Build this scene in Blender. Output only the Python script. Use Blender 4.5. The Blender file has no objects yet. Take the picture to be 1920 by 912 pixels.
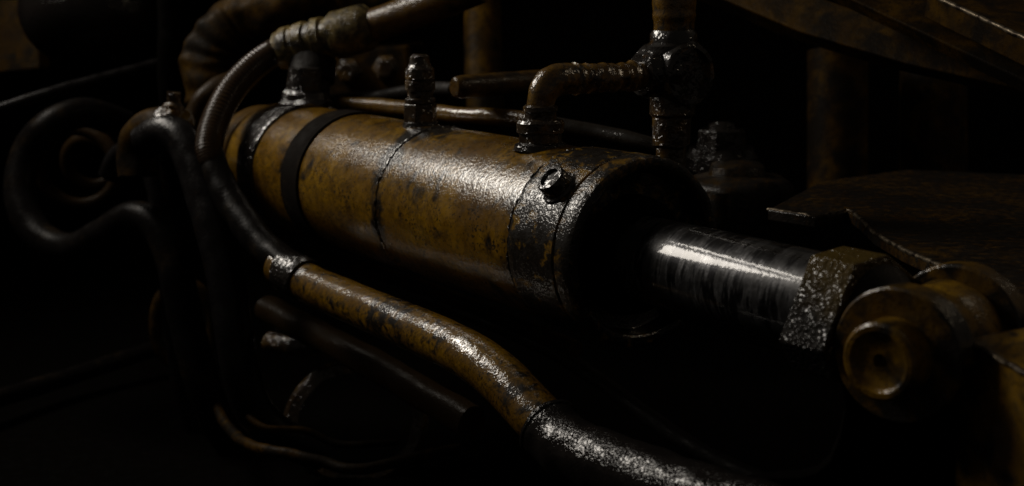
import bpy, math, random
from mathutils import Vector, Matrix, noise as mnoise

random.seed(7)
C = bpy.context.scene
COL = C.collection
R = math.radians

# ------------------------------------------------------------------ camera
PITCH = 10.66
FPX = 2400.0                      # focal length in photo pixels (photo is 1920 x 912)
CAMZ = 1.0
cd = bpy.data.cameras.new('camera')
cam = bpy.data.objects.new('camera', cd)
COL.objects.link(cam)
C.camera = cam
cam.location = (0, 0, CAMZ)
cam.rotation_euler = (R(90 - PITCH), 0, 0)
cd.sensor_width = 36.0
cd.lens = FPX * 36.0 / 1920.0
cd.clip_start = 0.02
cd.clip_end = 200
cd.dof.use_dof = True
cd.dof.focus_distance = 1.36
cd.dof.aperture_fstop = 4.6

# ------------------------------------------------------------------ world (almost black workshop air)
w = bpy.data.worlds.new('World')
C.world = w
w.use_nodes = True
bg = w.node_tree.nodes['Background']
bg.inputs[0].default_value = (1.0, 0.86, 0.7, 1)
bg.inputs[1].default_value = 0.022

# ------------------------------------------------------------------ lamps: one window-like softbox up on the left, with a thin second pane above it
def area_lamp(name, loc, target, sx, sy, power, col, spread):
    l = bpy.data.lights.new(name, 'AREA')
    l.shape = 'RECTANGLE'
    l.size, l.size_y = sx, sy
    l.energy = power
    l.color = col
    l.spread = R(spread)
    o = bpy.data.objects.new(name, l)
    COL.objects.link(o)
    o.location = loc
    d = (Vector(target) - Vector(loc)).normalized()
    o.rotation_euler = d.to_track_quat('-Z', 'Y').to_euler()
    return o

LAMP_AIM = Vector((0.06, 1.32, 0.78))
LAMP = Vector((-1.33, 2.08, 2.20))
_q = (LAMP_AIM - LAMP).normalized().to_track_quat('-Z', 'Y')
LAMP_TINT = (1.0, 0.92, 0.81)
area_lamp('work_lamp', LAMP + _q @ Vector((0, -0.30, 0)), LAMP_AIM, 0.80, 0.50, 8.2, LAMP_TINT, 130)
area_lamp('work_lamp_upper_pane', LAMP + _q @ Vector((0, 0.13, 0)), LAMP_AIM, 0.80, 0.08, 1.3, LAMP_TINT, 130)

# a weak warm lamp far up on the right: rims the gland, the clevis and the beams
area_lamp('side_lamp', (2.1, 1.75, 2.35), (0.45, 1.25, 0.8), 0.45, 0.45, 0.9, (1.0, 0.80, 0.55), 130)

C.view_settings.view_transform = 'Standard'
C.view_settings.look = 'None'
C.view_settings.exposure = 0
C.view_settings.gamma = 1

C.render.engine = 'CYCLES'
try:
    C.cycles.use_denoising = True
    C.cycles.use_adaptive_sampling = False
    C.cycles.denoising_prefilter = "FAST"
    C.cycles.max_bounces = 5
    C.cycles.diffuse_bounces = 2
    C.cycles.glossy_bounces = 3
    C.cycles.caustics_reflective = False
    C.cycles.caustics_refractive = False
    C.cycles.sample_clamp_indirect = 1.0
    C.cycles.sample_clamp_direct = 6.0
except Exception:
    pass

# ------------------------------------------------------------------ photo measurement helpers (pixel + distance -> place in the world)
_sp, _cp = math.sin(R(PITCH)), math.cos(R(PITCH))
def P(px, py, d):
    x = (px - 960) / FPX * d
    u = (456 - py) / FPX * d
    return Vector((x, u * _sp + d * _cp, CAMZ + u * _cp - d * _sp))
def PZ(px, py, z):
    k = (P(px, py, 1.0) - Vector((0, 0, CAMZ)))
    d = (z - CAMZ) / k.z
    return P(px, py, d)

# ------------------------------------------------------------------ materials
class NT:
    def __init__(s, name):
        s.m = bpy.data.materials.new(name)
        s.m.use_nodes = True
        s.t = s.m.node_tree
        s.b = s.t.nodes['Principled BSDF']
        s.co = s.t.nodes.new('ShaderNodeTexCoord').outputs['Object']
    def link(s, a, b):
        s.t.links.new(a, b)
    def put(s, sock, v):
        if isinstance(v, (int, float)):
            sock.default_value = v
        elif isinstance(v, tuple):
            sock.default_value = v if len(v) == 4 or sock.type == 'VECTOR' else (*v, 1)
        else:
            s.link(v, sock)
    def noise(s, scale, detail=4, rough=0.55, vec=None, dist=0.0):
        n = s.t.nodes.new('ShaderNodeTexNoise')
        n.inputs['Scale'].default_value = scale
        n.inputs['Detail'].default_value = detail
        n.inputs['Roughness'].default_value = rough
        n.inputs['Distortion'].default_value = dist
        s.link(vec if vec is not None else s.co, n.inputs['Vector'])
        return n.outputs['Fac']
    def vor(s, scale, vec=None, feature='F1'):
        n = s.t.nodes.new('ShaderNodeTexVoronoi')
        n.feature = feature
        n.inputs['Scale'].default_value = scale
        s.link(vec if vec is not None else s.co, n.inputs['Vector'])
        return n.outputs['Distance']
    def scaled(s, v, rot=(0, 0, 0)):
        n = s.t.nodes.new('ShaderNodeMapping')
        n.inputs['Scale'].default_value = v
        n.inputs['Rotation'].default_value = rot
        s.link(s.co, n.inputs['Vector'])
        return n.outputs['Vector']
    def ramp(s, fac, a, b, lo=0.0, hi=1.0):
        n = s.t.nodes.new('ShaderNodeMapRange')
        n.interpolation_type = 'SMOOTHSTEP'
        s.put(n.inputs['Value'], fac)
        n.inputs['From Min'].default_value = a
        n.inputs['From Max'].default_value = b
        n.inputs['To Min'].default_value = lo
        n.inputs['To Max'].default_value = hi
        return n.outputs['Result']
    def math(s, op, a, b=0.0):
        n = s.t.nodes.new('ShaderNodeMath')
        n.operation = op
        s.put(n.inputs[0], a)
        s.put(n.inputs[1], b)
        return n.outputs[0]
    def mix(s, f, a, b):
        n = s.t.nodes.new('ShaderNodeMix')
        n.data_type = 'RGBA'
        s.put(n.inputs[0], f)
        s.put(n.inputs[6], a)
        s.put(n.inputs[7], b)
        return n.outputs[2]
    def sepx(s):
        n = s.t.nodes.new('ShaderNodeSeparateXYZ')
        s.link(s.co, n.inputs[0])
        return n.outputs
    def bump(s, h, strength, dist=0.002, normal=None):
        n = s.t.nodes.new('ShaderNodeBump')
        n.inputs['Strength'].default_value = strength
        n.inputs['Distance'].default_value = dist
        s.link(h, n.inputs['Height'])
        if normal is not None:
            s.link(normal, n.inputs['Normal'])
        return n.outputs['Normal']
    def set(s, **k):
        for a, v in k.items():
            s.put(s.b.inputs[a.replace('_', ' ')], v)

def paint(name, dark=(0.16, 0.085, 0.010), light=(0.34, 0.20, 0.018), grime=0.42, soft=0.10, gscale=30,
          speck=0.60, rough=0.36, wet=0.5, bump=0.35, grimecol=(0.010, 0.007, 0.004), grad=None, streak=None,
          coatrough=0.16, bscale=300, fleck=False, bands=(), spec=0.2):
    n = NT(name)
    v = n.scaled(streak) if streak else n.co
    big = n.noise(7, 3)
    mid = n.noise(gscale, 7, 0.62, vec=v, dist=0.4)
    col = n.mix(n.ramp(n.noise(16, 5), 0.3, 0.72), dark, light)
    t = n.math('ADD', n.math('MULTIPLY', big, 0.45), n.math('MULTIPLY', mid, 0.55))
    if grad:
        x = n.sepx()[grad[0]]
        t = n.math('ADD', t, n.ramp(x, grad[1], grad[2], 0.0, grad[3]))
    for x0, wd, am in bands:      # oil collected round a seam
        dx = n.math('ABSOLUTE', n.math('SUBTRACT', n.sepx()[0], x0))
        t = n.math('ADD', t, n.ramp(dx, 0.0, wd, am, 0.0))
    g1 = n.ramp(t, 1 - grime - soft, 1 - grime + soft)
    sp = n.noise(gscale * 7, 3, 0.6, vec=v)
    g2 = n.math('MULTIPLY', n.ramp(sp, speck, speck + 0.06), 0.85)
    g = n.math('MAXIMUM', g1, g2)
    if fleck:                     # fine dark pinholes and dots in the paint
        dots = n.ramp(n.noise(260, 2, 0.5), 0.56, 0.62)
        where = n.ramp(n.noise(24, 4, 0.6), 0.40, 0.62)
        g = n.math('MAXIMUM', g, n.math('MULTIPLY', n.math('MULTIPLY', dots, where), 0.9))
    # scuffed brown film on the paint
    film = n.math('MULTIPLY', n.ramp(n.noise(gscale * 2.2, 6, 0.7), 0.40, 0.66), 0.72)
    col = n.mix(film, col, tuple(c * 0.45 for c in dark))
    col = n.mix(g, col, grimecol)
    rg = n.ramp(n.noise(90, 4), 0.3, 0.7, rough - 0.09, rough + 0.12)
    n.set(Base_Color=col, Roughness=n.ramp(g, 0, 1, rough, rough * 0.72) if not rough else rg,
          Coat_Weight=wet, Coat_Roughness=coatrough, Coat_IOR=1.85, Specular_IOR_Level=spec)
    # beads of oil and brushed grime, a few millimetres across
    beads = n.ramp(n.noise(bscale, 1.0, 0.5, dist=0.6), 0.50, 0.70)
    pits = n.math('MULTIPLY', n.noise(bscale * 0.45, 2), 1.3)
    h = n.math('ADD', n.math('MULTIPLY', beads, n.ramp(n.noise(40, 3), 0.35, 0.65, 0.35, 1.0)), pits)
    h = n.math('ADD', h, n.math('MULTIPLY', g1, 0.35))
    n.set(Normal=n.bump(h, bump * 0.6, 0.0022), Coat_Normal=n.bump(h, bump, 0.0030))
    return n.m

def grease(name, col=(0.012, 0.009, 0.007), rough=0.22, bump=0.6, scale=160, brown=(0.05, 0.026, 0.010), brownamt=0.62, wet=0.8, spec=0.2, coatrough=0.09):
    n = NT(name)
    c = n.mix(n.ramp(n.noise(34, 6, 0.65), brownamt, brownamt + 0.12), col, brown)
    beads = n.ramp(n.noise(scale, 1.0, 0.5, dist=0.8), 0.46, 0.72)
    h = n.math('ADD', n.math('MULTIPLY', beads, n.ramp(n.noise(36, 3), 0.35, 0.65, 0.3, 1.0)), n.math('MULTIPLY', n.noise(scale * 0.35, 2), 1.5))
    n.set(Base_Color=c, Roughness=n.ramp(n.noise(50, 4), 0.3, 0.7, max(rough, 0.35) * 0.9, max(rough, 0.35) * 1.5), Coat_Weight=wet,
          Coat_Roughness=coatrough, Coat_IOR=1.7, Specular_IOR_Level=spec)
    n.set(Normal=n.bump(h, bump * 0.5, 0.003), Coat_Normal=n.bump(h, bump, 0.003))
    return n.m

def rubber(name, col=(0.012, 0.011, 0.010), rough=0.42, bump=0.25, scale=260, spec=0.09, coat=0.0):
    n = NT(name)
    dust = n.ramp(n.noise(22, 6, 0.7), 0.52, 0.75)
    n.set(Base_Color=n.mix(dust, col, (0.022, 0.015, 0.008)), Roughness=n.ramp(n.noise(40, 4), 0.3, 0.7, rough - 0.1, rough + 0.15), Specular_IOR_Level=spec, Coat_Weight=coat, Coat_Roughness=0.12, Coat_IOR=1.6)
    n.set(Normal=n.bump(n.noise(scale, 1), bump, 0.002))
    return n.m

def chrome(name):
    n = NT(name)
    # smears run round the rod, scratches along it; local x is the rod's length
    smear = n.noise(1.0, 6, 0.7, vec=n.scaled((55, 11, 11)))
    smear2 = n.noise(1.0, 5, 0.65, vec=n.scaled((170, 26, 26)))
    along = n.noise(1.0, 5, 0.7, vec=n.scaled((14, 190, 190)))
    blot = n.noise(46, 6, 0.7)
    oil = n.ramp(n.math('ADD', n.math('MULTIPLY', smear, 0.55), n.math('ADD', n.math('MULTIPLY', smear2, 0.2), n.math('MULTIPLY', blot, 0.25))), 0.455, 0.545)
    scr = n.ramp(along, 0.60, 0.68)
    dirt = n.math('MAXIMUM', n.math('MULTIPLY', oil, 0.92), n.math('MULTIPLY', scr, 0.9))
    clean = n.ramp(n.math('ADD', n.math('MULTIPLY', smear, 0.6), n.math('MULTIPLY', smear2, 0.4)), 0.46, 0.57)
    n.set(Base_Color=n.mix(dirt, n.mix(clean, (0.030, 0.030, 0.032), (0.36, 0.36, 0.375)), (0.004, 0.0035, 0.003)), Metallic=n.ramp(dirt, 0, 1, 1.0, 0.3),
          Roughness=n.ramp(smear2, 0.3, 0.7, 0.30, 0.46),
          Coat_Weight=n.math('SUBTRACT', 1.0, n.math('MULTIPLY', scr, 0.9)), Coat_IOR=1.43, Coat_Roughness=0.035)
    h = n.math('ADD', n.math('MULTIPLY', along, 0.8), n.math('ADD', n.noise(210, 1), n.math('MULTIPLY', smear2, 0.25)))
    n.set(Normal=n.bump(h, 0.10, 0.0012), Coat_Normal=n.bump(h, 0.085, 0.0012))
    return n.m

def knobby(name):
    n = NT(name)
    v = n.vor(230)
    some = n.ramp(n.noise(75, 2), 0.42, 0.60, 0.3, 1.0)
    h = n.math('ADD', n.math('MULTIPLY', n.math('SUBTRACT', 1.0, n.math('MULTIPLY', n.math('MULTIPLY', v, v), 2.2)), some), n.math('MULTIPLY', n.noise(70, 3), 1.3))
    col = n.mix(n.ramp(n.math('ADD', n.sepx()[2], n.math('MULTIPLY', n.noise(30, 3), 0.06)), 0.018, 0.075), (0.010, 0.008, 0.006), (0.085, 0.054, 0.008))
    n.set(Base_Color=col, Roughness=0.6, Specular_IOR_Level=0.08, Coat_Weight=0.55, Coat_Roughness=0.07, Coat_IOR=1.55)
    n.set(Normal=n.bump(h, 0.35, 0.003), Coat_Normal=n.bump(h, 0.7, 0.0035))
    return n.m

M = {}
M['barrel'] = paint('barrel_paint', dark=(0.155, 0.073, 0.0018), light=(0.34, 0.180, 0.0030), grime=0.415, soft=0.06, gscale=34, speck=0.60,
                    rough=0.36, wet=0.8, bump=0.17, grad=(0, -0.20, -0.09, 0.08), coatrough=0.15, fleck=True, bands=((-0.405, 0.038, 0.14), (-0.172, 0.05, 0.05)), bscale=430)
M['gland'] = paint('gland_paint', dark=(0.19, 0.095, 0.0022), light=(0.38, 0.21, 0.003), grime=0.555, soft=0.035, gscale=78, speck=0.57,
                   rough=0.42, wet=0.55, bump=0.26, coatrough=0.08, streak=(0.8, 1.0, 1.0), fleck=True, bscale=420)
M['paint'] = paint('pipe_paint', dark=(0.15, 0.072, 0.002), light=(0.30, 0.158, 0.003), grime=0.455, soft=0.05, gscale=80, speck=0.57, rough=0.42, wet=0.85, bump=0.17, coatrough=0.06, fleck=True, bscale=380)
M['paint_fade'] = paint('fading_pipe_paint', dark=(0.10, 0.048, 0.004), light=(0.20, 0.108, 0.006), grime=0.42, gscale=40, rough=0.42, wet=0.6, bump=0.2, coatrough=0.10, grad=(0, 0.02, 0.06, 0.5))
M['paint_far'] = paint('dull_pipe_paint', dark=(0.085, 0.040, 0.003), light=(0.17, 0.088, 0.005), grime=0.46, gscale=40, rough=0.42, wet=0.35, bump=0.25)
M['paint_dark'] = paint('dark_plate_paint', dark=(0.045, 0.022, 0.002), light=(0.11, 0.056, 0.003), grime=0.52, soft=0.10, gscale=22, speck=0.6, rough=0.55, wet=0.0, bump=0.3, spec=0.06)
M['paint_pin'] = paint('pin_paint', dark=(0.20, 0.10, 0.003), light=(0.38, 0.21, 0.004), grime=0.46, gscale=34, rough=0.42, wet=0.3, bump=0.25)
M['paint_ear'] = paint('oily_shaded_ear_paint', dark=(0.10, 0.050, 0.002), light=(0.28, 0.15, 0.003), grime=0.50, soft=0.06, gscale=30, rough=0.5, wet=0.35, bump=0.2)  # pin paint darkened with oil and with the shade of unlit ear faces
M['brass'] = paint('crimp_metal', dark=(0.16, 0.105, 0.025), light=(0.50, 0.38, 0.14), grime=0.47, gscale=34, rough=0.40, wet=0.3, bump=0.4, coatrough=0.15)
M['plate'] = paint('oily_plate_paint', dark=(0.050, 0.024, 0.002), light=(0.12, 0.060, 0.003), grime=0.55, soft=0.09, gscale=85, speck=0.56, rough=0.5, wet=0.22, bump=0.3, coatrough=0.16, bscale=300)
M['grease'] = grease('black_grease')
M['grease_tee'] = grease('wet_tee_grease', rough=0.16, bump=0.36, scale=130, brown=(0.12, 0.06, 0.012), brownamt=0.56, wet=0.9)
M['grease_brown'] = grease('brown_grease', col=(0.03, 0.018, 0.008), brown=(0.13, 0.07, 0.012), brownamt=0.5, rough=0.28, bump=0.6)
M['hose_wet'] = grease('wet_black_hose', col=(0.006, 0.004, 0.003), brown=(0.018, 0.009, 0.004), rough=0.7, bump=0.25, scale=420, wet=0.55, coatrough=0.055, spec=0.06)
M['rubber'] = rubber('black_rubber', col=(0.006, 0.005, 0.0045), rough=0.36, spec=0.05)
M['rubber_gloss'] = rubber('glossy_rubber', col=(0.007, 0.006, 0.006), rough=0.26, spec=0.20)
M['ribbed'] = rubber('braided_hose', col=(0.030, 0.017, 0.006), rough=0.4, bump=0.3)
M['braid'] = rubber('oily_braided_hose', col=(0.032, 0.016, 0.005), rough=0.45, bump=0.15, coat=0.5)
M['black'] = grease('dull_black_steel', rough=0.5, wet=0.0, bump=0.4, brownamt=0.66, spec=0.25)
M['strap'] = rubber('strap_band', col=(0.007, 0.005, 0.0035), rough=0.75, spec=0.05)
M['chrome'] = chrome('oily_chrome')
M['knob'] = knobby('knobby_oily_steel')
M['void'] = grease('near_black_steel', col=(0.0022, 0.0018, 0.0014), brown=(0.005, 0.003, 0.0016), rough=0.8, wet=0.0, bump=0.3, spec=0.02)  # near-black matte colour with very little variation

def edge_glint():  # pale metal colour standing in for the highlight along plate edges
    n = NT('edge_glint_steel')
    n.set(Base_Color=n.mix(n.ramp(n.noise(60, 4), 0.4, 0.62), (0.17, 0.135, 0.09), (0.02, 0.012, 0.006)), Metallic=0.7,
          Roughness=n.ramp(n.noise(90, 3), 0.3, 0.7, 0.36, 0.55))
    n.set(Normal=n.bump(n.noise(200, 1), 0.3, 0.002))
    return n.m
M['edge_glint'] = edge_glint()

# ------------------------------------------------------------------ mesh building
class MB:
    def __init__(s):
        s.v, s.f = [], []
    def add(s, vs, fs):
        o = len(s.v)
        s.v += [Vector(v) for v in vs]
        s.f += [[i + o for i in f] for f in fs]
        return s
    def rings(s, rings, cap0=True, cap1=True, closed=False):
        n = len(rings[0])
        vs = [v for r in rings for v in r]
        fs = []
        m = len(rings)
        for i in range(m if closed else m - 1):
            a, b = i * n, ((i + 1) % m) * n
            for k in range(n):
                k2 = (k + 1) % n
                fs.append([a + k, a + k2, b + k2, b + k])
        if not closed:
            if cap0: fs.append(list(range(n))[::-1])
            if cap1: fs.append([(m - 1) * n + k for k in range(n)])
        return s.add(vs, fs)
    def lathe(s, prof, org, axis, seg=64, up=(0, 0, 1), cap0=True, cap1=True, angle0=0.0, facets=None):
        """prof: list of (distance along axis, radius)"""
        ax = Vector(axis).normalized()
        upv = Vector(up)
        if abs(ax.dot(upv.normalized())) > 0.95: upv = Vector((1, 0, 0))
        e1 = ax.cross(upv).normalized()
        e2 = e1.cross(ax).normalized()
        n = facets or seg
        R_ = []
        for t, r in prof:
            c = Vector(org) + ax * t
            R_.append([c + (e1 * math.cos(angle0 + 2 * math.pi * k / n) + e2 * math.sin(angle0 + 2 * math.pi * k / n)) * max(r, 1e-5) for k in range(n)])
        return s.rings(R_, cap0, cap1)
    def tube(s, pts, rad, seg=24, cap=True, closed=False):
        """pts: dense points; rad: one value or one per point"""
        m = len(pts)
        rr = rad if isinstance(rad, (list, tuple)) else [rad] * m
        tang = []
        for i in range(m):
            a = pts[(i - 1) % m] if (closed or i > 0) else pts[i]
            b = pts[(i + 1) % m] if (closed or i < m - 1) else pts[i]
            tang.append((b - a).normalized())
        ref = Vector((0, 0, 1))
        if abs(tang[0].dot(ref)) > 0.9: ref = Vector((1, 0, 0))
        e = tang[0].cross(ref).normalized()
        R_ = []
        for i in range(m):
            e = (e - tang[i] * e.dot(tang[i])).normalized()
            f = tang[i].cross(e)
            R_.append([pts[i] + (e * math.cos(2 * math.pi * k / seg) + f * math.sin(2 * math.pi * k / seg)) * rr[i] for k in range(seg)])
        return s.rings(R_, cap, cap, closed)
    def prism(s, poly, d):
        """poly: world points of one face; d: extrusion vector"""
        n = len(poly)
        d = Vector(d)
        vs = [Vector(p) for p in poly] + [Vector(p) + d for p in poly]
        fs = [list(range(n))[::-1], [n + i for i in range(n)]]
        for i in range(n):
            j = (i + 1) % n
            fs.append([i, j, n + j, n + i])
        return s.add(vs, fs)
    def lump(s, amp, scale, seed=0):
        for i, v in enumerate(s.v):
            o = Vector((seed * 3.1, seed * 7.7, seed))
            s.v[i] = v + Vector(mnoise.noise_vector(v * scale + o)) * amp
        return s

def smooth(pts, sub=8, closed=False):
    pts = [Vector(p) for p in pts]
    out = []
    n = len(pts)
    for i in range(n if closed else n - 1):
        g = (lambda k: pts[k % n]) if closed else (lambda k: pts[max(0, min(n - 1, k))])
        p0, p1, p2, p3 = g(i - 1), g(i), g(i + 1), g(i + 2)
        for j in range(sub):
            t = j / sub
            out.append(0.5 * ((2 * p1) + (p2 - p0) * t + (2 * p0 - 5 * p1 + 4 * p2 - p3) * t * t + (3 * p1 - p0 - 3 * p2 + p3) * t ** 3))
    if not closed: out.append(pts[-1])
    return out
def lerp_list(vals, m):
    out = []
    for i in range(m):
        x = i / (m - 1) * (len(vals) - 1)
        k = min(int(x), len(vals) - 2)
        out.append(vals[k] + (vals[k + 1] - vals[k]) * (x - k))
    return out

WM = {}            # world matrices of everything built so far
def link(name, mb, mat, parent=None, loc=None, bevel=0.0, sharp=35, label=None):
    me = bpy.data.meshes.new(name)
    o = bpy.data.objects.new(name, me)
    COL.objects.link(o)
    if parent is not None:
        o.parent = parent
        wm = WM[parent.name].copy()
    else:
        if loc is None:
            c = sum(mb.v, Vector()) / len(mb.v)
            loc = (c.x, c.y, min(v.z for v in mb.v))
        o.location = loc
        wm = Matrix.Translation(loc)
    WM[o.name] = wm
    inv = wm.inverted()
    me.from_pydata([tuple(inv @ v) for v in mb.v], [], mb.f)
    me.validate()
    me.update()
    me.materials.append(M[mat])
    import bmesh
    bm = bmesh.new(); bm.from_mesh(me)
    bmesh.ops.recalc_face_normals(bm, faces=bm.faces)
    bm.to_mesh(me); bm.free()
    for p in me.polygons: p.use_smooth = True
    me.set_sharp_from_angle(angle=R(sharp))
    if bevel:
        b = o.modifiers.new('bevel', 'BEVEL')
        b.width = bevel; b.segments = 4; b.limit_method = 'ANGLE'; b.angle_limit = R(30)
        b.harden_normals = False
    if label: o['label'] = label
    return o
def tag(o, label, cat, group=None, kind=None):
    o['label'] = label; o['category'] = cat
    if group: o['group'] = group
    if kind: o['kind'] = kind
    return o
def thing(name, label, cat, loc, rotz=0.0, group=None):
    o = bpy.data.objects.new(name, None)
    o.empty_display_size = 0.02
    COL.objects.link(o)
    o.location = loc; o.rotation_euler = (0, 0, rotz)
    WM[o.name] = Matrix.Translation(loc) @ Matrix.Rotation(rotz, 4, 'Z')
    return tag(o, label, cat, group)
def solo(name, mb, mat, label, cat, group=None, **k):
    return tag(link(name, mb, mat, None, **k), label, cat, group)

# ------------------------------------------------------------------ directions of the cylinder: NEAR along the rod, SIDE level across it
NEAR = Vector((0.560, -0.8285, 0)).normalized()
SIDE = Vector((0.8285, 0.560, 0)).normalized()
UP = Vector((0, 0, 1))
FACE = P(1212, 476, 1.31)          # centre of the gland face
def ax(t): return FACE - NEAR * t  # t metres back from the gland face
def cyl(t, deg, r): return ax(t) + (SIDE * math.cos(R(deg)) + UP * math.sin(R(deg))) * r

# ------------------------------------------------------------------ the setting
floor = MB().add([(-8, -3, 0.30), (9, -3, 0.30), (9, 12, 0.30), (-8, 12, 0.30)], [[0, 1, 2, 3]])
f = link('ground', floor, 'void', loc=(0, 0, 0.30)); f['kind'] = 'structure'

# ------------------------------------------------------------------ hydraulic cylinder
hc = thing('hydraulic_cylinder', 'big greasy yellow hydraulic cylinder with shiny chrome rod pointing right', 'hydraulic cylinder',
           FACE, math.atan2(NEAR.y, NEAR.x))
def cl(prof, seg=128, dz=0.0, **k):
    return MB().lathe([(-t, r) for t, r in prof], FACE + UP * dz, NEAR, seg, **k)
def dense(prof, step=0.012):
    out = [prof[0]]
    for (t0, r0), (t1, r1) in zip(prof, prof[1:]):
        n = max(1, int(abs(t1 - t0) / step))
        for k in range(1, n + 1):
            out.append((t0 + (t1 - t0) * k / n, r0 + (r1 - r0) * k / n))
    return out
barrel = link('barrel', cl(dense([(0.91, 0.060), (0.91, 0.088), (0.90, 0.0955), (0.89, 0.0975), (0.1, 0.0975)]), seg=160).lump(0.0006, 18), 'barrel', hc)
# weld bead round the barrel
def bead(t, r, rb, amp, seg=200):
    pts = [cyl(t + 0.0012 * math.sin(k * 0.37) + 0.001 * math.sin(k * 1.3), 360 * k / seg, r) for k in range(seg)]
    rad = [rb * (1 + amp * math.sin(k * 1.9) + amp * 0.6 * random.uniform(-1, 1)) for k in range(seg)]
    return MB().tube(pts, rad, 10, closed=True)
link('weld_seam', bead(0.405, 0.0962, 0.0030, 0.14), 'barrel', barrel)
link('strap', cl([(0.682, 0.0970), (0.682, 0.1008), (0.630, 0.1008), (0.630, 0.0970)]), 'strap', barrel)
link('clamp_band', cl(dense([(0.845, 0.0965), (0.843, 0.1015), (0.838, 0.103), (0.795, 0.103), (0.790, 0.1015), (0.788, 0.0965)], 0.008)).lump(0.0022, 40), 'grease', barrel)
pbs = ax(0.815) + UP * 0.094
link('port_boss', MB().lathe([(0.0, 0.040), (0.008, 0.041), (0.014, 0.034), (0.024, 0.032), (0.027, 0.026), (0.060, 0.025)], pbs + SIDE * 0.005, UP, 48).lump(0.005, 45), 'grease', barrel)
link('rear_cap', cl([(0.99, 0.045), (0.988, 0.076), (0.975, 0.088), (0.925, 0.0905), (0.92, 0.084), (0.905, 0.084)]), 'paint_far', hc)
gl = link('gland', cl(dense([(0.108, 0.096), (0.106, 0.0995), (0.104, 0.1005), (0.0275, 0.1005), (0.0265, 0.0985), (0.0235, 0.0985), (0.0225, 0.1005),
                       (0.006, 0.1005), (0.001, 0.0985), (0.0, 0.0960), (0.0005, 0.0885), (0.002, 0.0865), (0.022, 0.0835), (0.024, 0.0810), (0.026, 0.050)], 0.008), seg=160,
                  cap0=True).lump(0.0009, 45, 3), 'gland', hc)
link('joint_groove', bead(0.1075, 0.0985, 0.0016, 0.3), 'grease', gl)
# cap screw standing on the gland
BA = 137
bdir = (SIDE * math.cos(R(BA)) + UP * math.sin(R(BA)))
bpt = ax(0.052)
bolt = link('bolt', MB().lathe([(0.098, 0.0205), (0.1005, 0.0195), (0.102, 0.0165), (0.1145, 0.0160), (0.1165, 0.0145), (0.1168, 0.0110), (0.1135, 0.0100)],
                               bpt, bdir, 40, up=NEAR).lump(0.0005, 90), 'grease', gl)
# rod seal, rod, nut
link('rod_seal', cl([(0.026, 0.064), (0.010, 0.060), (0.002, 0.055), (-0.002, 0.0470), (0.004, 0.0445)], 64, dz=-0.005).lump(0.0012, 60, 5), 'void', hc)
rod = link('rod', cl(dense([(0.03, 0.0440), (-0.262, 0.0440)], 0.01), 96, dz=-0.005), 'chrome', hc)
NT0 = -0.249
def cross(h, z, t): return ax(t) + SIDE * h + UP * (z - 0.004)
npoly = [(-0.030, 0.047), (0.010, 0.051), (0.053, 0.022), (0.056, -0.040), (0.004, -0.058), (-0.047, -0.050), (-0.065, -0.022)]
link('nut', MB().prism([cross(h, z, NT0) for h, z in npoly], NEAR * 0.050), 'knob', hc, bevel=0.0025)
link('rod_neck', MB().lathe([(0.292, 0.036), (0.297, 0.040), (0.306, 0.038), (0.318, 0.030), (0.338, 0.028)], FACE, NEAR, 40).lump(0.002, 40), 'black', hc)

# ------------------------------------------------------------------ clevis: two ears on a pin at the end of the rod
PIN = Vector((math.sin(R(45)), math.cos(R(45)), 0))       # away from the camera along the pin
EYE = P(1724, 650, 1.03)
ev = thing('clevis', 'yellow clevis with two round ears and a hollow pin beside the rod nut', 'clevis', EYE)
link('eye_boss', MB().lathe([(-0.013, 0.045), (-0.011, 0.047), (0.012, 0.047), (0.016, 0.0455), (0.020, 0.047), (0.050, 0.047), (0.058, 0.044)], EYE, PIN, 72).lump(0.001, 40), 'paint_pin', ev)
link('ear', MB().lathe([(-0.040, 0.022), (-0.040, 0.0525), (-0.038, 0.0545), (-0.016, 0.0545), (-0.014, 0.0525), (-0.014, 0.02)], EYE, PIN, 96).lump(0.0006, 60), 'paint_ear', ev)
link('ear', MB().lathe([(0.059, 0.022), (0.059, 0.0560), (0.061, 0.0580), (0.081, 0.0580), (0.083, 0.0560), (0.083, 0.02)], EYE, PIN, 96).lump(0.0006, 60, 2), 'paint_ear', ev)
pin = link('pin', MB().lathe([(-0.053, 0.0), (-0.053, 0.004), (-0.0628, 0.006), (-0.0628, 0.0205), (-0.064, 0.0225), (-0.0665, 0.0245), (-0.0665, 0.0285), (-0.064, 0.0310),
                              (-0.040, 0.0315), (-0.04, 0.0)], EYE, PIN, 80).lump(0.0005, 70), 'paint_pin', ev)

# bracket the clevis is bolted to, a dark web with a curved cut-out below it
def pl(px, d0): return [P(x, y, d0) for x, y in px]
web_px = [(1575, 700), (1640, 748), (1740, 775), (1835, 720), (1850, 860), (1935, 925), (1935, 1000), (1380, 1000), (1395, 905), (1450, 898), (1500, 896),
          (1530, 888), (1556, 866), (1574, 820), (1584, 770)]
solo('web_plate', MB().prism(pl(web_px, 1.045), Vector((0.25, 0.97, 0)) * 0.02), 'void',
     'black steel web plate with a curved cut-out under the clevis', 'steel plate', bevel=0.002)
zb = PZ(1810, 638, 0).z
b0, b1, b2, b3 = P(1808, 634, 1.00), P(1960, 724, 0.90), P(1960, 610, 0.995), P(1815, 622, 1.09)
ba = MB()
dn = Vector((0, 0, -0.125))
ba.add([b0, b1, b2, b3, b0 + dn, b1 + dn, b2 + dn, b3 + dn], [[0, 1, 2, 3], [4, 7, 6, 5], [0, 4, 5, 1], [1, 5, 6, 2], [2, 6, 7, 3], [3, 7, 4, 0]])
ARM = solo('bracket_arm', ba, 'paint_ear', 'dirty yellow box arm running out of frame right of the pin', 'bracket', bevel=0.0025)

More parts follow.
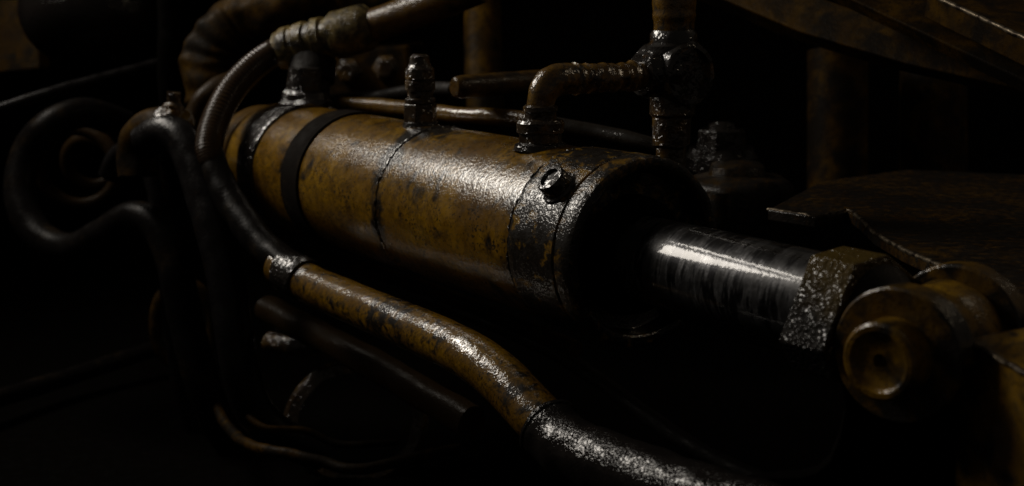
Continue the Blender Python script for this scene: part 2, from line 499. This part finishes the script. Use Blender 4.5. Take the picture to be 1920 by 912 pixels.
link('edge_glint_strip', MB().tube(smooth([b0, b0.lerp(b1, 0.3), b0.lerp(b1, 0.65), b1], 10), 0.0026, 12).lump(0.0012, 100), 'edge_glint', ARM)  # added strip, paints the bright highlight on the arm's edge

# ------------------------------------------------------------------ elbow fitting on the barrel, pipe to the tee
EB = cyl(0.172, 97, 0.0955)
ef = thing('elbow_fitting', 'oily stacked elbow fitting on top of the barrel near the gland', 'pipe fitting', EB)
link('weld_boss', MB().lathe([(-0.004, 0.030), (0.003, 0.0285), (0.005, 0.0245)], EB, UP, 48).lump(0.0015, 50), 'grease', ef)
link('hex_nut', MB().lathe([(0.003, 0.0238), (0.004, 0.0245), (0.015, 0.0245), (0.016, 0.023)], EB, UP, facets=6, angle0=0.3).lump(0.0006, 60), 'grease_brown', ef, bevel=0.001, sharp=30)
link('collar', MB().lathe([(0.015, 0.0235), (0.0165, 0.0265), (0.027, 0.0270), (0.030, 0.0250), (0.0315, 0.019)], EB, UP, 48).lump(0.0008, 70), 'grease_brown', ef)
link('collar', MB().lathe([(0.031, 0.0175), (0.0385, 0.0175), (0.040, 0.0195), (0.0445, 0.0195), (0.0465, 0.0165)], EB, UP, 40).lump(0.0008, 80, 4), 'grease_brown', ef)
ETOP = EB + UP * 0.0735
el = smooth([EB + UP * 0.042, EB + UP * 0.049 + SIDE * 0.0005, EB + UP * 0.061 + SIDE * 0.004, EB + UP * 0.0705 + SIDE * 0.013, ETOP + SIDE * 0.026, ETOP + SIDE * 0.042], 8)
link('elbow', MB().tube(el, lerp_list([0.0150, 0.0158, 0.0168, 0.0178, 0.0180, 0.0172], len(el)), 32).lump(0.0012, 70), 'paint', ef)
TE = ETOP + SIDE * 0.192 + Vector((0, 0, 0.002))
pp = [ETOP + SIDE * (0.040 + k * 0.002) for k in range(80)]
pr = [0.0162 + (0.0022 if 2 < k < 7 or 11 < k < 13 else 0) + (0.0014 if 42 < k < 48 or 58 < k < 62 else 0) + 0.0006 * math.sin(k * 0.9) for k in range(80)]
solo('link_pipe', MB().tube(pp, pr, 40).lump(0.0016, 70, 2), 'paint', 'short wet yellow and black pipe between the elbow fitting and the tee', 'pipe')
tf = thing('tee_fitting', 'glossy black oil covered tee fitting with round end facing right', 'pipe fitting', TE)
link('body', MB().lathe([(-0.045, 0.0274), (-0.040, 0.0342), (-0.01, 0.0353), (0.012, 0.0370), (0.030, 0.0370), (0.0325, 0.0353), (0.033, 0.0296), (0.027, 0.0285), (0.027, 0.0)],
                        TE, NEAR, 64).lump(0.0022, 50), 'grease_tee', tf)
link('socket', MB().lathe([(-0.050, 0.0239), (-0.046, 0.0268), (-0.024, 0.0279), (-0.01, 0.0296)], TE, SIDE, 48).lump(0.0015, 60), 'grease_tee', tf)
link('neck', MB().lathe([(0.020, 0.0331), (0.032, 0.0325), (0.036, 0.0279), (0.046, 0.0276), (0.05, 0.0251)], TE, UP, 48).lump(0.0018, 60), 'grease_tee', tf)
link('drain_stub', MB().lathe([(-0.024, 0.0274), (-0.048, 0.0268), (-0.052, 0.0228), (-0.085, 0.0222), (-0.088, 0.0182), (-0.16, 0.0182)], TE, UP, 48).lump(0.0022, 50), 'grease_brown', tf)
solo('riser_pipe', MB().tube([TE + UP * (0.044 + 0.004 * k) for k in range(60)], [0.0232 + 0.0022 * min(1, k / 9) + (0.0012 if 4 < k < 7 else 0) for k in range(60)], 48).lump(0.0012, 40), 'paint',
     'upright dirty yellow pipe standing on the tee fitting', 'pipe')

# ------------------------------------------------------------------ rear port fitting
PB = cyl(0.452, 92, 0.0965)
pf = thing('port_fitting', 'blurred dark stepped fitting standing mid barrel, capped at the top', 'pipe fitting', PB)
link('weld_boss', MB().lathe([(-0.004, 0.024), (0.004, 0.0225), (0.006, 0.019)], PB, UP, 40).lump(0.001, 60), 'grease', pf)
link('hex_nut', MB().lathe([(0.004, 0.0222), (0.028, 0.0222)], PB, UP, facets=6, angle0=0.2), 'grease_brown', pf, bevel=0.0015, sharp=30)
link('collar', MB().lathe([(0.027, 0.017), (0.029, 0.020), (0.034, 0.020), (0.036, 0.0165), (0.044, 0.0165), (0.046, 0.0195), (0.056, 0.0195), (0.058, 0.017)], PB, UP, 40).lump(0.0006, 70), 'grease_brown', pf)
link('cap', MB().lathe([(0.057, 0.016), (0.060, 0.019), (0.072, 0.0185), (0.076, 0.015), (0.079, 0.0135), (0.088, 0.0125), (0.091, 0.009)], PB, UP, 40).lump(0.0008, 70), 'grease_brown', pf)

# ------------------------------------------------------------------ pipes behind the barrel
def pipe(name, pxs, rad, mat, label, cat='pipe', sub=8, seg=24, lump=0.0012, lsc=30, rads=None, **k):
    pts = smooth([P(*p) for p in pxs], sub)
    rr = lerp_list(rads, len(pts)) if rads else rad
    return solo(name, MB().tube(pts, rr, seg).lump(lump, lsc), mat, label, cat, **k)
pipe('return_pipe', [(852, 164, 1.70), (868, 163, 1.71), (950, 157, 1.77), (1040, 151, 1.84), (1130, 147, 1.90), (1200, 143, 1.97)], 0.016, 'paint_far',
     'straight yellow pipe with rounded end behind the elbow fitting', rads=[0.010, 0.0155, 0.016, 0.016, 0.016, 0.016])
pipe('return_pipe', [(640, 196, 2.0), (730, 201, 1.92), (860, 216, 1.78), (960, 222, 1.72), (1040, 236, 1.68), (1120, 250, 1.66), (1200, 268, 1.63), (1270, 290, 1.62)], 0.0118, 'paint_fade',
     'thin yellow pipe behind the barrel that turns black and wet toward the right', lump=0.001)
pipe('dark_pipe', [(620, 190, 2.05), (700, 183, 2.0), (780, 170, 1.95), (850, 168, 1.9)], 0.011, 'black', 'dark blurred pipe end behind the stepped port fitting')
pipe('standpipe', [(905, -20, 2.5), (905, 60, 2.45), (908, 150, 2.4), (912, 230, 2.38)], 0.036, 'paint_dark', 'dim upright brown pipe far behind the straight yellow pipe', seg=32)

# ------------------------------------------------------------------ ribbed hose, crimp coupling and supply pipe over the cylinder's rear end
hp = smooth([P(545, 84, 2.02), P(515, 98, 2.02), P(470, 130, 1.99), (P(430, 175, 1.96)), P(402, 232, 1.92), P(391, 280, 1.89), P(398, 312, 1.88)], 50)
rib = [0.0210 + 0.0008 * math.sin(2 * math.pi * k / 6.0) for k in range(len(hp))]
solo('ribbed_hose', MB().tube(hp, rib, 28), 'braid', 'ribbed brown hose curving down from the crimped coupling past the barrel end', 'hose')
fh = smooth([P(392, 290, 1.89), P(410, 338, 1.87), P(440, 390, 1.84), P(480, 445, 1.80), P(525, 488, 1.76), P(560, 508, 1.73)], 12)
solo('feed_hose', MB().tube(fh, lerp_list([0.0225, 0.0222, 0.0222, 0.0222], len(fh)), 32).lump(0.0015, 40), 'rubber', 'dull black hose from the ribbed hose down to the bent yellow pipe', 'hose')
c0, c1 = P(520, 97, 2.03), P(700, 48, 1.98)
cp = thing('hose_coupling', 'crimped pale brass hose coupling with bright bands above the barrel', 'hose coupling', c0)
ca = (c1 - c0); L = ca.length
prof = [(0.0, 0.022), (0.004, 0.030)]
edges = [0.06, 0.17, 0.22, 0.33, 0.38, 0.48, 0.53, 0.62, 0.67]
prof += [(L * 0.06, 0.031), (L * 0.10, 0.0345), (L * 0.17, 0.0345), (L * 0.19, 0.0315), (L * 0.23, 0.0315), (L * 0.25, 0.035), (L * 0.34, 0.035), (L * 0.36, 0.0315), (L * 0.41, 0.0315),
         (L * 0.43, 0.035), (L * 0.51, 0.035), (L * 0.53, 0.031), (L * 0.59, 0.031), (L * 0.61, 0.0365), (L * 0.93, 0.0365), (L * 0.96, 0.034), (L, 0.026)]
link('ferrule', MB().lathe(prof, c0, ca, 56).lump(0.0022, 55), 'brass', cp)
pb_top = P(590, 88, 2.02); pb_bot = P(578, 205, 2.0)
link('port_block', MB().lathe([(0.0, 0.020), (0.02, 0.036), (0.055, 0.037), (0.058, 0.030), (0.075, 0.030), (0.078, 0.034), (0.098, 0.034)], pb_top, pb_bot - pb_top, 48).lump(0.002, 40), 'black', cp)
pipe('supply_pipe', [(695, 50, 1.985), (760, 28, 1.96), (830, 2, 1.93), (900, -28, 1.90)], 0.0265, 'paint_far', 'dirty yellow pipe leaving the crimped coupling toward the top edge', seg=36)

# ------------------------------------------------------------------ lower feed pipe and black hose in front of the barrel
fp = thing('feed_pipe', 'long bent yellow pipe with black grime running below the barrel', 'pipe', P(700, 590, 1.56))
fpts = smooth([P(525, 500, 1.76), P(590, 537, 1.70), P(720, 593, 1.54), P(830, 640, 1.42), P(885, 669, 1.365), P(930, 702, 1.33), P(985, 757, 1.29), P(1045, 822, 1.25)], 14)
link('tube', MB().tube(fpts, 0.0262, 48).lump(0.0010, 35), 'paint', fp)
link('union', MB().lathe([(-0.03, 0.026), (-0.028, 0.030), (0.012, 0.0305), (0.018, 0.0285)], P(560, 520, 1.73), P(590, 537, 1.70) - P(545, 512, 1.745), 40).lump(0.0012, 40), 'grease', fp)
hb = smooth([P(1028, 803, 1.265), P(1070, 842, 1.235), P(1140, 872, 1.19), P(1250, 915, 1.12), P(1360, 955, 1.06), P(1480, 990, 1.01)], 24)
solo('rubber_hose', MB().tube(hb, [0.0330 if k < 4 else 0.0312 + 0.0006 * math.sin(k * 0.31) for k in range(len(hb))], 56).lump(0.0013, 60), 'hose_wet',
     'thick wet black hose joined to the end of the bent yellow pipe', 'hose')
pipe('bleed_tube', [(800, 560, 1.75), (1000, 640, 1.60), (1120, 712, 1.5), (1210, 778, 1.42), (1300, 838, 1.36), (1400, 890, 1.3), (1500, 930, 1.24), (1640, 985, 1.2)], 0.010, 'black',
     'thin black tube with small glints behind the thick wet hose')
pipe('guide_rail', [(1000, 478, 1.55), (1180, 552, 1.42), (1255, 582, 1.36), (1380, 622, 1.28), (1460, 648, 1.23)], 0.006, 'black',
     'thin dark rail along the underside of the chrome rod', 'rail')
pipe('side_tube', [(560, 470, 1.95), (760, 528, 1.80), (900, 580, 1.66), (1010, 625, 1.56), (1080, 655, 1.50)], 0.010, 'paint_dark',
     'thin brown tube tucked under the yellow barrel')

# ------------------------------------------------------------------ hoses and machinery at the left
pipe('black_hose', [(270, 268, 1.95), (312, 248, 1.93), (345, 268, 1.91), (368, 320, 1.89), (395, 410, 1.86), (420, 510, 1.84), (437, 610, 1.83), (452, 700, 1.83), (478, 770, 1.84), (530, 820, 1.86), (600, 850, 1.9)],
     0.027, 'rubber_gloss', 'thick smooth black hose dropping from the left fitting down to the bottom', 'hose', seg=36, sub=10)
pipe('black_hose', [(235, 235, 2.3), (160, 212, 2.24), (95, 235, 2.2), (50, 290, 2.2), (38, 370, 2.18), (70, 440, 2.15), (130, 468, 2.12), (190, 442, 2.08), (250, 408, 2.05), (300, 430, 2.02), (330, 510, 2.0), (350, 610, 2.0), (380, 720, 2.0), (420, 810, 2.02), (480, 880, 2.05)],
     0.027, 'rubber', 'black hose bent in an S through the far left of the picture', 'hose', seg=36, sub=10)
coil = [P(135, 325, 2.32) + Vector((math.cos(a) * (0.085 - 0.004 * a), 0.012 * a, math.sin(a) * (0.085 - 0.004 * a))) for a in [k * 0.18 for k in range(70)]]
solo('coiled_hose', MB().tube(coil, 0.0125, 20), 'ribbed', 'small brown hose coiled in rings inside the S-bent black hose', 'hose')
lf = thing('swivel_fitting', 'lumpy greasy brown swivel fitting at the top of the smooth black hose', 'pipe fitting', P(280, 270, 1.98))
sw = smooth([P(262, 330, 2.0), P(258, 280, 2.0), P(280, 245, 1.98), P(318, 238, 1.95)], 10)
link('elbow', MB().tube(sw, 0.032, 32).lump(0.003, 35), 'paint_dark', lf)
link('collar', MB().lathe([(-0.012, 0.030), (-0.01, 0.037), (0.012, 0.037), (0.014, 0.030)], P(318, 240, 1.95), P(345, 262, 1.93) - P(312, 238, 1.95), 32).lump(0.002, 50), 'grease_brown', lf)
link('stud', MB().lathe([(0, 0.014), (0.02, 0.015), (0.024, 0.010), (0.04, 0.010)], P(322, 222, 1.94), Vector((0.15, 0, 1)), 24).lump(0.002, 60), 'grease_brown', lf)
pipe('bent_tube', [(360, 250, 2.1), (372, 210, 2.1), (392, 180, 2.1), (430, 158, 2.12), (470, 150, 2.16)], 0.020, 'ribbed', 'short brown tube tucked behind the ribbed hose', 'pipe')
dome = MB()
dc = P(172, 22, 2.5); rg = []
for k in range(15):
    a = -math.pi / 2 + math.pi * (k + 0.02) / 14.04
    rg.append([dc + Vector((math.cos(a) * math.cos(2 * math.pi * j / 40) * 0.135, math.cos(a) * math.sin(2 * math.pi * j / 40) * 0.135, math.sin(a) * 0.112)) for j in range(40)])
dome.rings(rg)
solo('accumulator', dome.lump(0.003, 12), 'hose_wet', 'round black accumulator shell in the top left corner', 'accumulator')
pipe('slanted_bar', [(-40, 218, 2.25), (80, 178, 2.3), (200, 145, 2.36), (310, 116, 2.42)], 0.0105, 'rubber_gloss', 'slanted dark grey bar crossing the upper left', 'bar')
pipe('conduit', [(318, -30, 2.3), (320, 40, 2.3), (318, 110, 2.3), (322, 200, 2.32), (322, 300, 2.35)], 0.022, 'void', 'upright dark conduit right of the round accumulator', 'conduit', lump=0.003)
wall_ = MB().prism([P(-40, -30, 2.75), P(70, -30, 2.75), P(75, 130, 2.75), P(-40, 140, 2.75)], (0, 0.06, 0))
solo('rusty_sheet', wall_, 'paint_far', 'brown rusty panel behind the accumulator at the left edge', 'panel', bevel=0.004)
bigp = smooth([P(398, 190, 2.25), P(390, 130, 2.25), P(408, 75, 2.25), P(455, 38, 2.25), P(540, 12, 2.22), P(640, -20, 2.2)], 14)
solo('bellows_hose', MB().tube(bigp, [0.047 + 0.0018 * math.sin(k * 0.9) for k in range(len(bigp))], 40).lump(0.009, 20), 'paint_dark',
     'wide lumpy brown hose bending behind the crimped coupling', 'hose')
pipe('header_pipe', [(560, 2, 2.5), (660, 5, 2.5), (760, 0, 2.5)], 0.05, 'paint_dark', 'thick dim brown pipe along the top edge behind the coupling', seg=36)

# ------------------------------------------------------------------ things low at the left
pipe('lower_pipe', [(500, 580, 1.95), (570, 615, 1.88), (640, 652, 1.8), (720, 695, 1.72), (800, 742, 1.65), (885, 792, 1.58)], 0.0215, 'ribbed',
     'dull blurred pipe sloping down under the bent yellow pipe', seg=32, lump=0.002)
pipe('lower_pipe', [(505, 640, 2.0), (560, 650, 1.97), (640, 655, 1.93), (690, 668, 1.9)], 0.016, 'grease_brown', 'short brown pipe stub left of the dull sloping pipe', lump=0.003)
rc = P(668, 790, 1.95)
hoop = [rc + Vector((math.cos(a) * 0.098, math.sin(a) * 0.03, math.sin(a) * 0.078)) for a in [2 * math.pi * k / 80 for k in range(80)]]
hm = MB()
R_ = []
for k in range(80):
    a = 2 * math.pi * k / 80
    o = Vector((math.cos(a), 0.3 * math.sin(a), math.sin(a) * 0.8)).normalized()
    b_ = Vector((0.1, -0.95, 0.3)).normalized()
    R_.append([hoop[k] + o * (u * 0.011) + b_ * (v_ * 0.018) for u, v_ in ((-1, -1), (0.2, -1.1), (1, -0.6), (1.1, 0.4), (0.4, 1), (-1, 1))])
hm.rings(R_, closed=True)
solo('hose_ring', hm.lump(0.003, 25), 'grease_brown', 'large dim brown ring half hidden under the dull sloping pipe', 'ring')
pipe('cable', [(425, 640, 1.9), (440, 720, 1.86), (462, 775, 1.82), (495, 801, 1.8), (535, 806, 1.8), (575, 808, 1.8), (620, 830, 1.8), (680, 834, 1.8), (745, 828, 1.82)], 0.0052, 'paint_dark', 'thin brown cable lying below the dim ring, upper of two', 'cable', lump=0.002)
pipe('cable', [(385, 700, 2.06), (420, 790, 1.95), (470, 836, 1.80), (550, 853, 1.75), (610, 868, 1.74), (665, 881, 1.73), (740, 868, 1.75), (860, 842, 1.8)], 0.0080, 'paint_dark', 'thin brown cable near the bottom edge, lower of two', 'cable', lump=0.002)
kc = P(345, 610, 2.2)
solo('clamp_ring', MB().tube([kc + Vector((math.cos(a) * 0.050, 0.01 * math.sin(a), math.sin(a) * 0.072)) for a in [2 * math.pi * k / 60 for k in range(60)]], 0.011, 16, closed=True).lump(0.003, 30), 'paint_dark',
     'dim yellow clamp ring behind the lower black hoses', 'ring')
pipe('floor_bar', [(-60, 762, 2.1), (40, 735, 2.2), (140, 703, 2.3), (260, 664, 2.4), (400, 620, 2.5)], 0.016, 'rubber', 'faint dark bar near the left edge, low down', 'bar')
pipe('floor_bar', [(-40, 940, 1.9), (120, 890, 2.0), (290, 850, 2.1), (430, 815, 2.2), (560, 785, 2.3)], 0.022, 'rubber', 'faint dark bar in the bottom left corner', 'bar')

# ------------------------------------------------------------------ right side: deck plate, beams, ribs of the bulkhead, castings
ZD = PZ(1760, 497, 0.0).z
ZD = 0.752
deck_px = [(1440, 393), (1500, 402), (1530, 407), (1560, 402), (1590, 396), (1612, 410), (1640, 437), (1690, 466), (1760, 498), (1850, 545), (1990, 600), (1990, 330), (1700, 318), (1540, 340)]
dk = solo('deck_plate', MB().prism([PZ(x, y, ZD) for x, y in deck_px], (0, 0, -0.014)), 'plate',
     'dirty brown deck plate with a wavy front edge behind the rod', 'steel plate', bevel=0.002)
glint_path = smooth([PZ(x, y, ZD - 0.001) for x, y in deck_px[:11]], 10)
link('deck_edge_glint', MB().tube(glint_path, 0.0026, 12).lump(0.0012, 120), 'edge_glint', dk)  # added tube of lighter metal, drawn as the deck edge's highlight line
def beam(name, px, d, thick, mat, label, cat='beam', **k):
    return solo(name, MB().prism([P(x, y, dd) for (x, y), dd in zip(px, d)], Vector((-0.15, 0.95, -0.1)) * thick), mat, label, cat, **k)
beam('boom_beam', [(1290, -30), (1380, -60), (1980, 150), (1980, 182), (1700, 120), (1500, 60)], [2.0, 2.0, 1.6, 1.6, 1.75, 1.87], 0.08, 'paint_dark',
     'dark slanting beam with scratched lower edge at the upper right', bevel=0.003)
beam('boom_beam', [(1560, -18), (1700, -30), (1990, 118), (1990, 186)], [1.72, 1.72, 1.5, 1.5], 0.05, 'paint_dark',
     'plain brown slanting beam above the scratched beam', bevel=0.003)
t0, t1, t2, t3 = P(1740, -12, 1.62), P(1990, 104, 1.40), P(2040, -20, 1.6), P(1830, -60, 1.75)
tb = MB().prism([t0, t1, t2, t3], Vector((0, 0.01, -0.03)))
cvp = solo('cover_plate', tb, 'paint_dark', 'brown cover plate with an added highlight strip on its edge in the top right corner', 'steel plate', bevel=0.002)
link('edge_glint_strip', MB().tube(smooth([t0, t0.lerp(t1, 0.3), t0.lerp(t1, 0.65), t1], 10), 0.0030, 12).lump(0.0012, 100), 'edge_glint', cvp)  # added pale strip in place of a highlight on the cover's edge
bk = thing('bulkhead', 'black bulkhead wall with two upright yellow ribs at the right', 'bulkhead', P(1500, 300, 3.0))
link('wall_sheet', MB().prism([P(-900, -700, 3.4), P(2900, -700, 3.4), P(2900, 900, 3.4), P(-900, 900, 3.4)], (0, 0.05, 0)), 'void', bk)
link('rib', MB().tube([P(1570, 95 + 24 * k, 2.25) for k in range(12)], 0.052, 40), 'paint_dark', bk)
link('rib', MB().tube([P(1750, 130 + 24 * k, 2.3) for k in range(10)], 0.058, 40), 'paint_dark', bk)
def blob(c, rx, ry, rz, amp, sc, seed):
    b = MB(); rg = []
    for k in range(25):
        a = -math.pi / 2 + math.pi * (k + 0.02) / 24.04
        rg.append([c + Vector((math.cos(a) * math.cos(2 * math.pi * j / 48) * rx, math.cos(a) * math.sin(2 * math.pi * j / 48) * ry, math.sin(a) * rz)) for j in range(48)])
    b.rings(rg)
    return b.lump(amp, sc, seed)
fc = P(1352, 292, 1.88)
fl = thing('flange_fitting', 'stubby greasy black fitting beyond the tee fitting', 'pipe fitting', fc)
link('base', MB().lathe([(-0.02, 0.052), (0.0, 0.052), (0.004, 0.048), (0.012, 0.046)], fc, UP, 48).lump(0.003, 40), 'grease', fl)
link('hex_cap', MB().lathe([(0.010, 0.034), (0.012, 0.036), (0.036, 0.036), (0.039, 0.033)], fc, UP, facets=6, angle0=0.4).lump(0.006, 40), 'grease', fl, bevel=0.003, sharp=30)
link('nipple', MB().lathe([(0.038, 0.020), (0.046, 0.019), (0.050, 0.012)], fc, UP, 32).lump(0.006, 45), 'grease', fl)
dcn = P(1382, 340, 1.80)
solo('flange_cover', MB().lathe([(-0.05, 0.075), (-0.006, 0.078), (0.0, 0.075), (0.006, 0.066), (0.010, 0.040), (0.022, 0.036), (0.026, 0.030), (0.027, 0.0)], dcn, UP, 64).lump(0.004, 34),
     'plate', 'low round brown flange cover right behind the cylinder gland', 'flange cover')

# dim machinery in the gap behind the barrel and low at the left
vb = thing('valve_block', 'dim greasy valve block with two plugs behind the stepped port fitting', 'valve block', P(700, 150, 2.4))
vq = [P(610, 95, 2.45), P(765, 85, 2.45), P(775, 215, 2.45), P(615, 225, 2.45)]
link('body', MB().prism(vq, Vector((0.02, 0.18, 0))), 'paint_dark', vb, bevel=0.008)
for px, py in ((655, 135), (725, 128)):
    link('plug', MB().lathe([(-0.03, 0.016), (-0.028, 0.019), (-0.012, 0.019), (-0.01, 0.027), (0.004, 0.027)], P(px, py, 2.44), Vector((0.1, 1, 0)), facets=6).lump(0.002, 50), 'grease_brown', vb, bevel=0.002)
pipe('black_hose', [(205, 330, 2.12), (225, 290, 2.1), (262, 285, 2.08), (290, 330, 2.06), (305, 410, 2.06), (318, 520, 2.08), (330, 640, 2.1), (350, 760, 2.12), (400, 880, 2.14)], 0.018, 'rubber_gloss',
     'thinner black hose between the S-bent hose and the thick smooth hose', 'hose', seg=28)
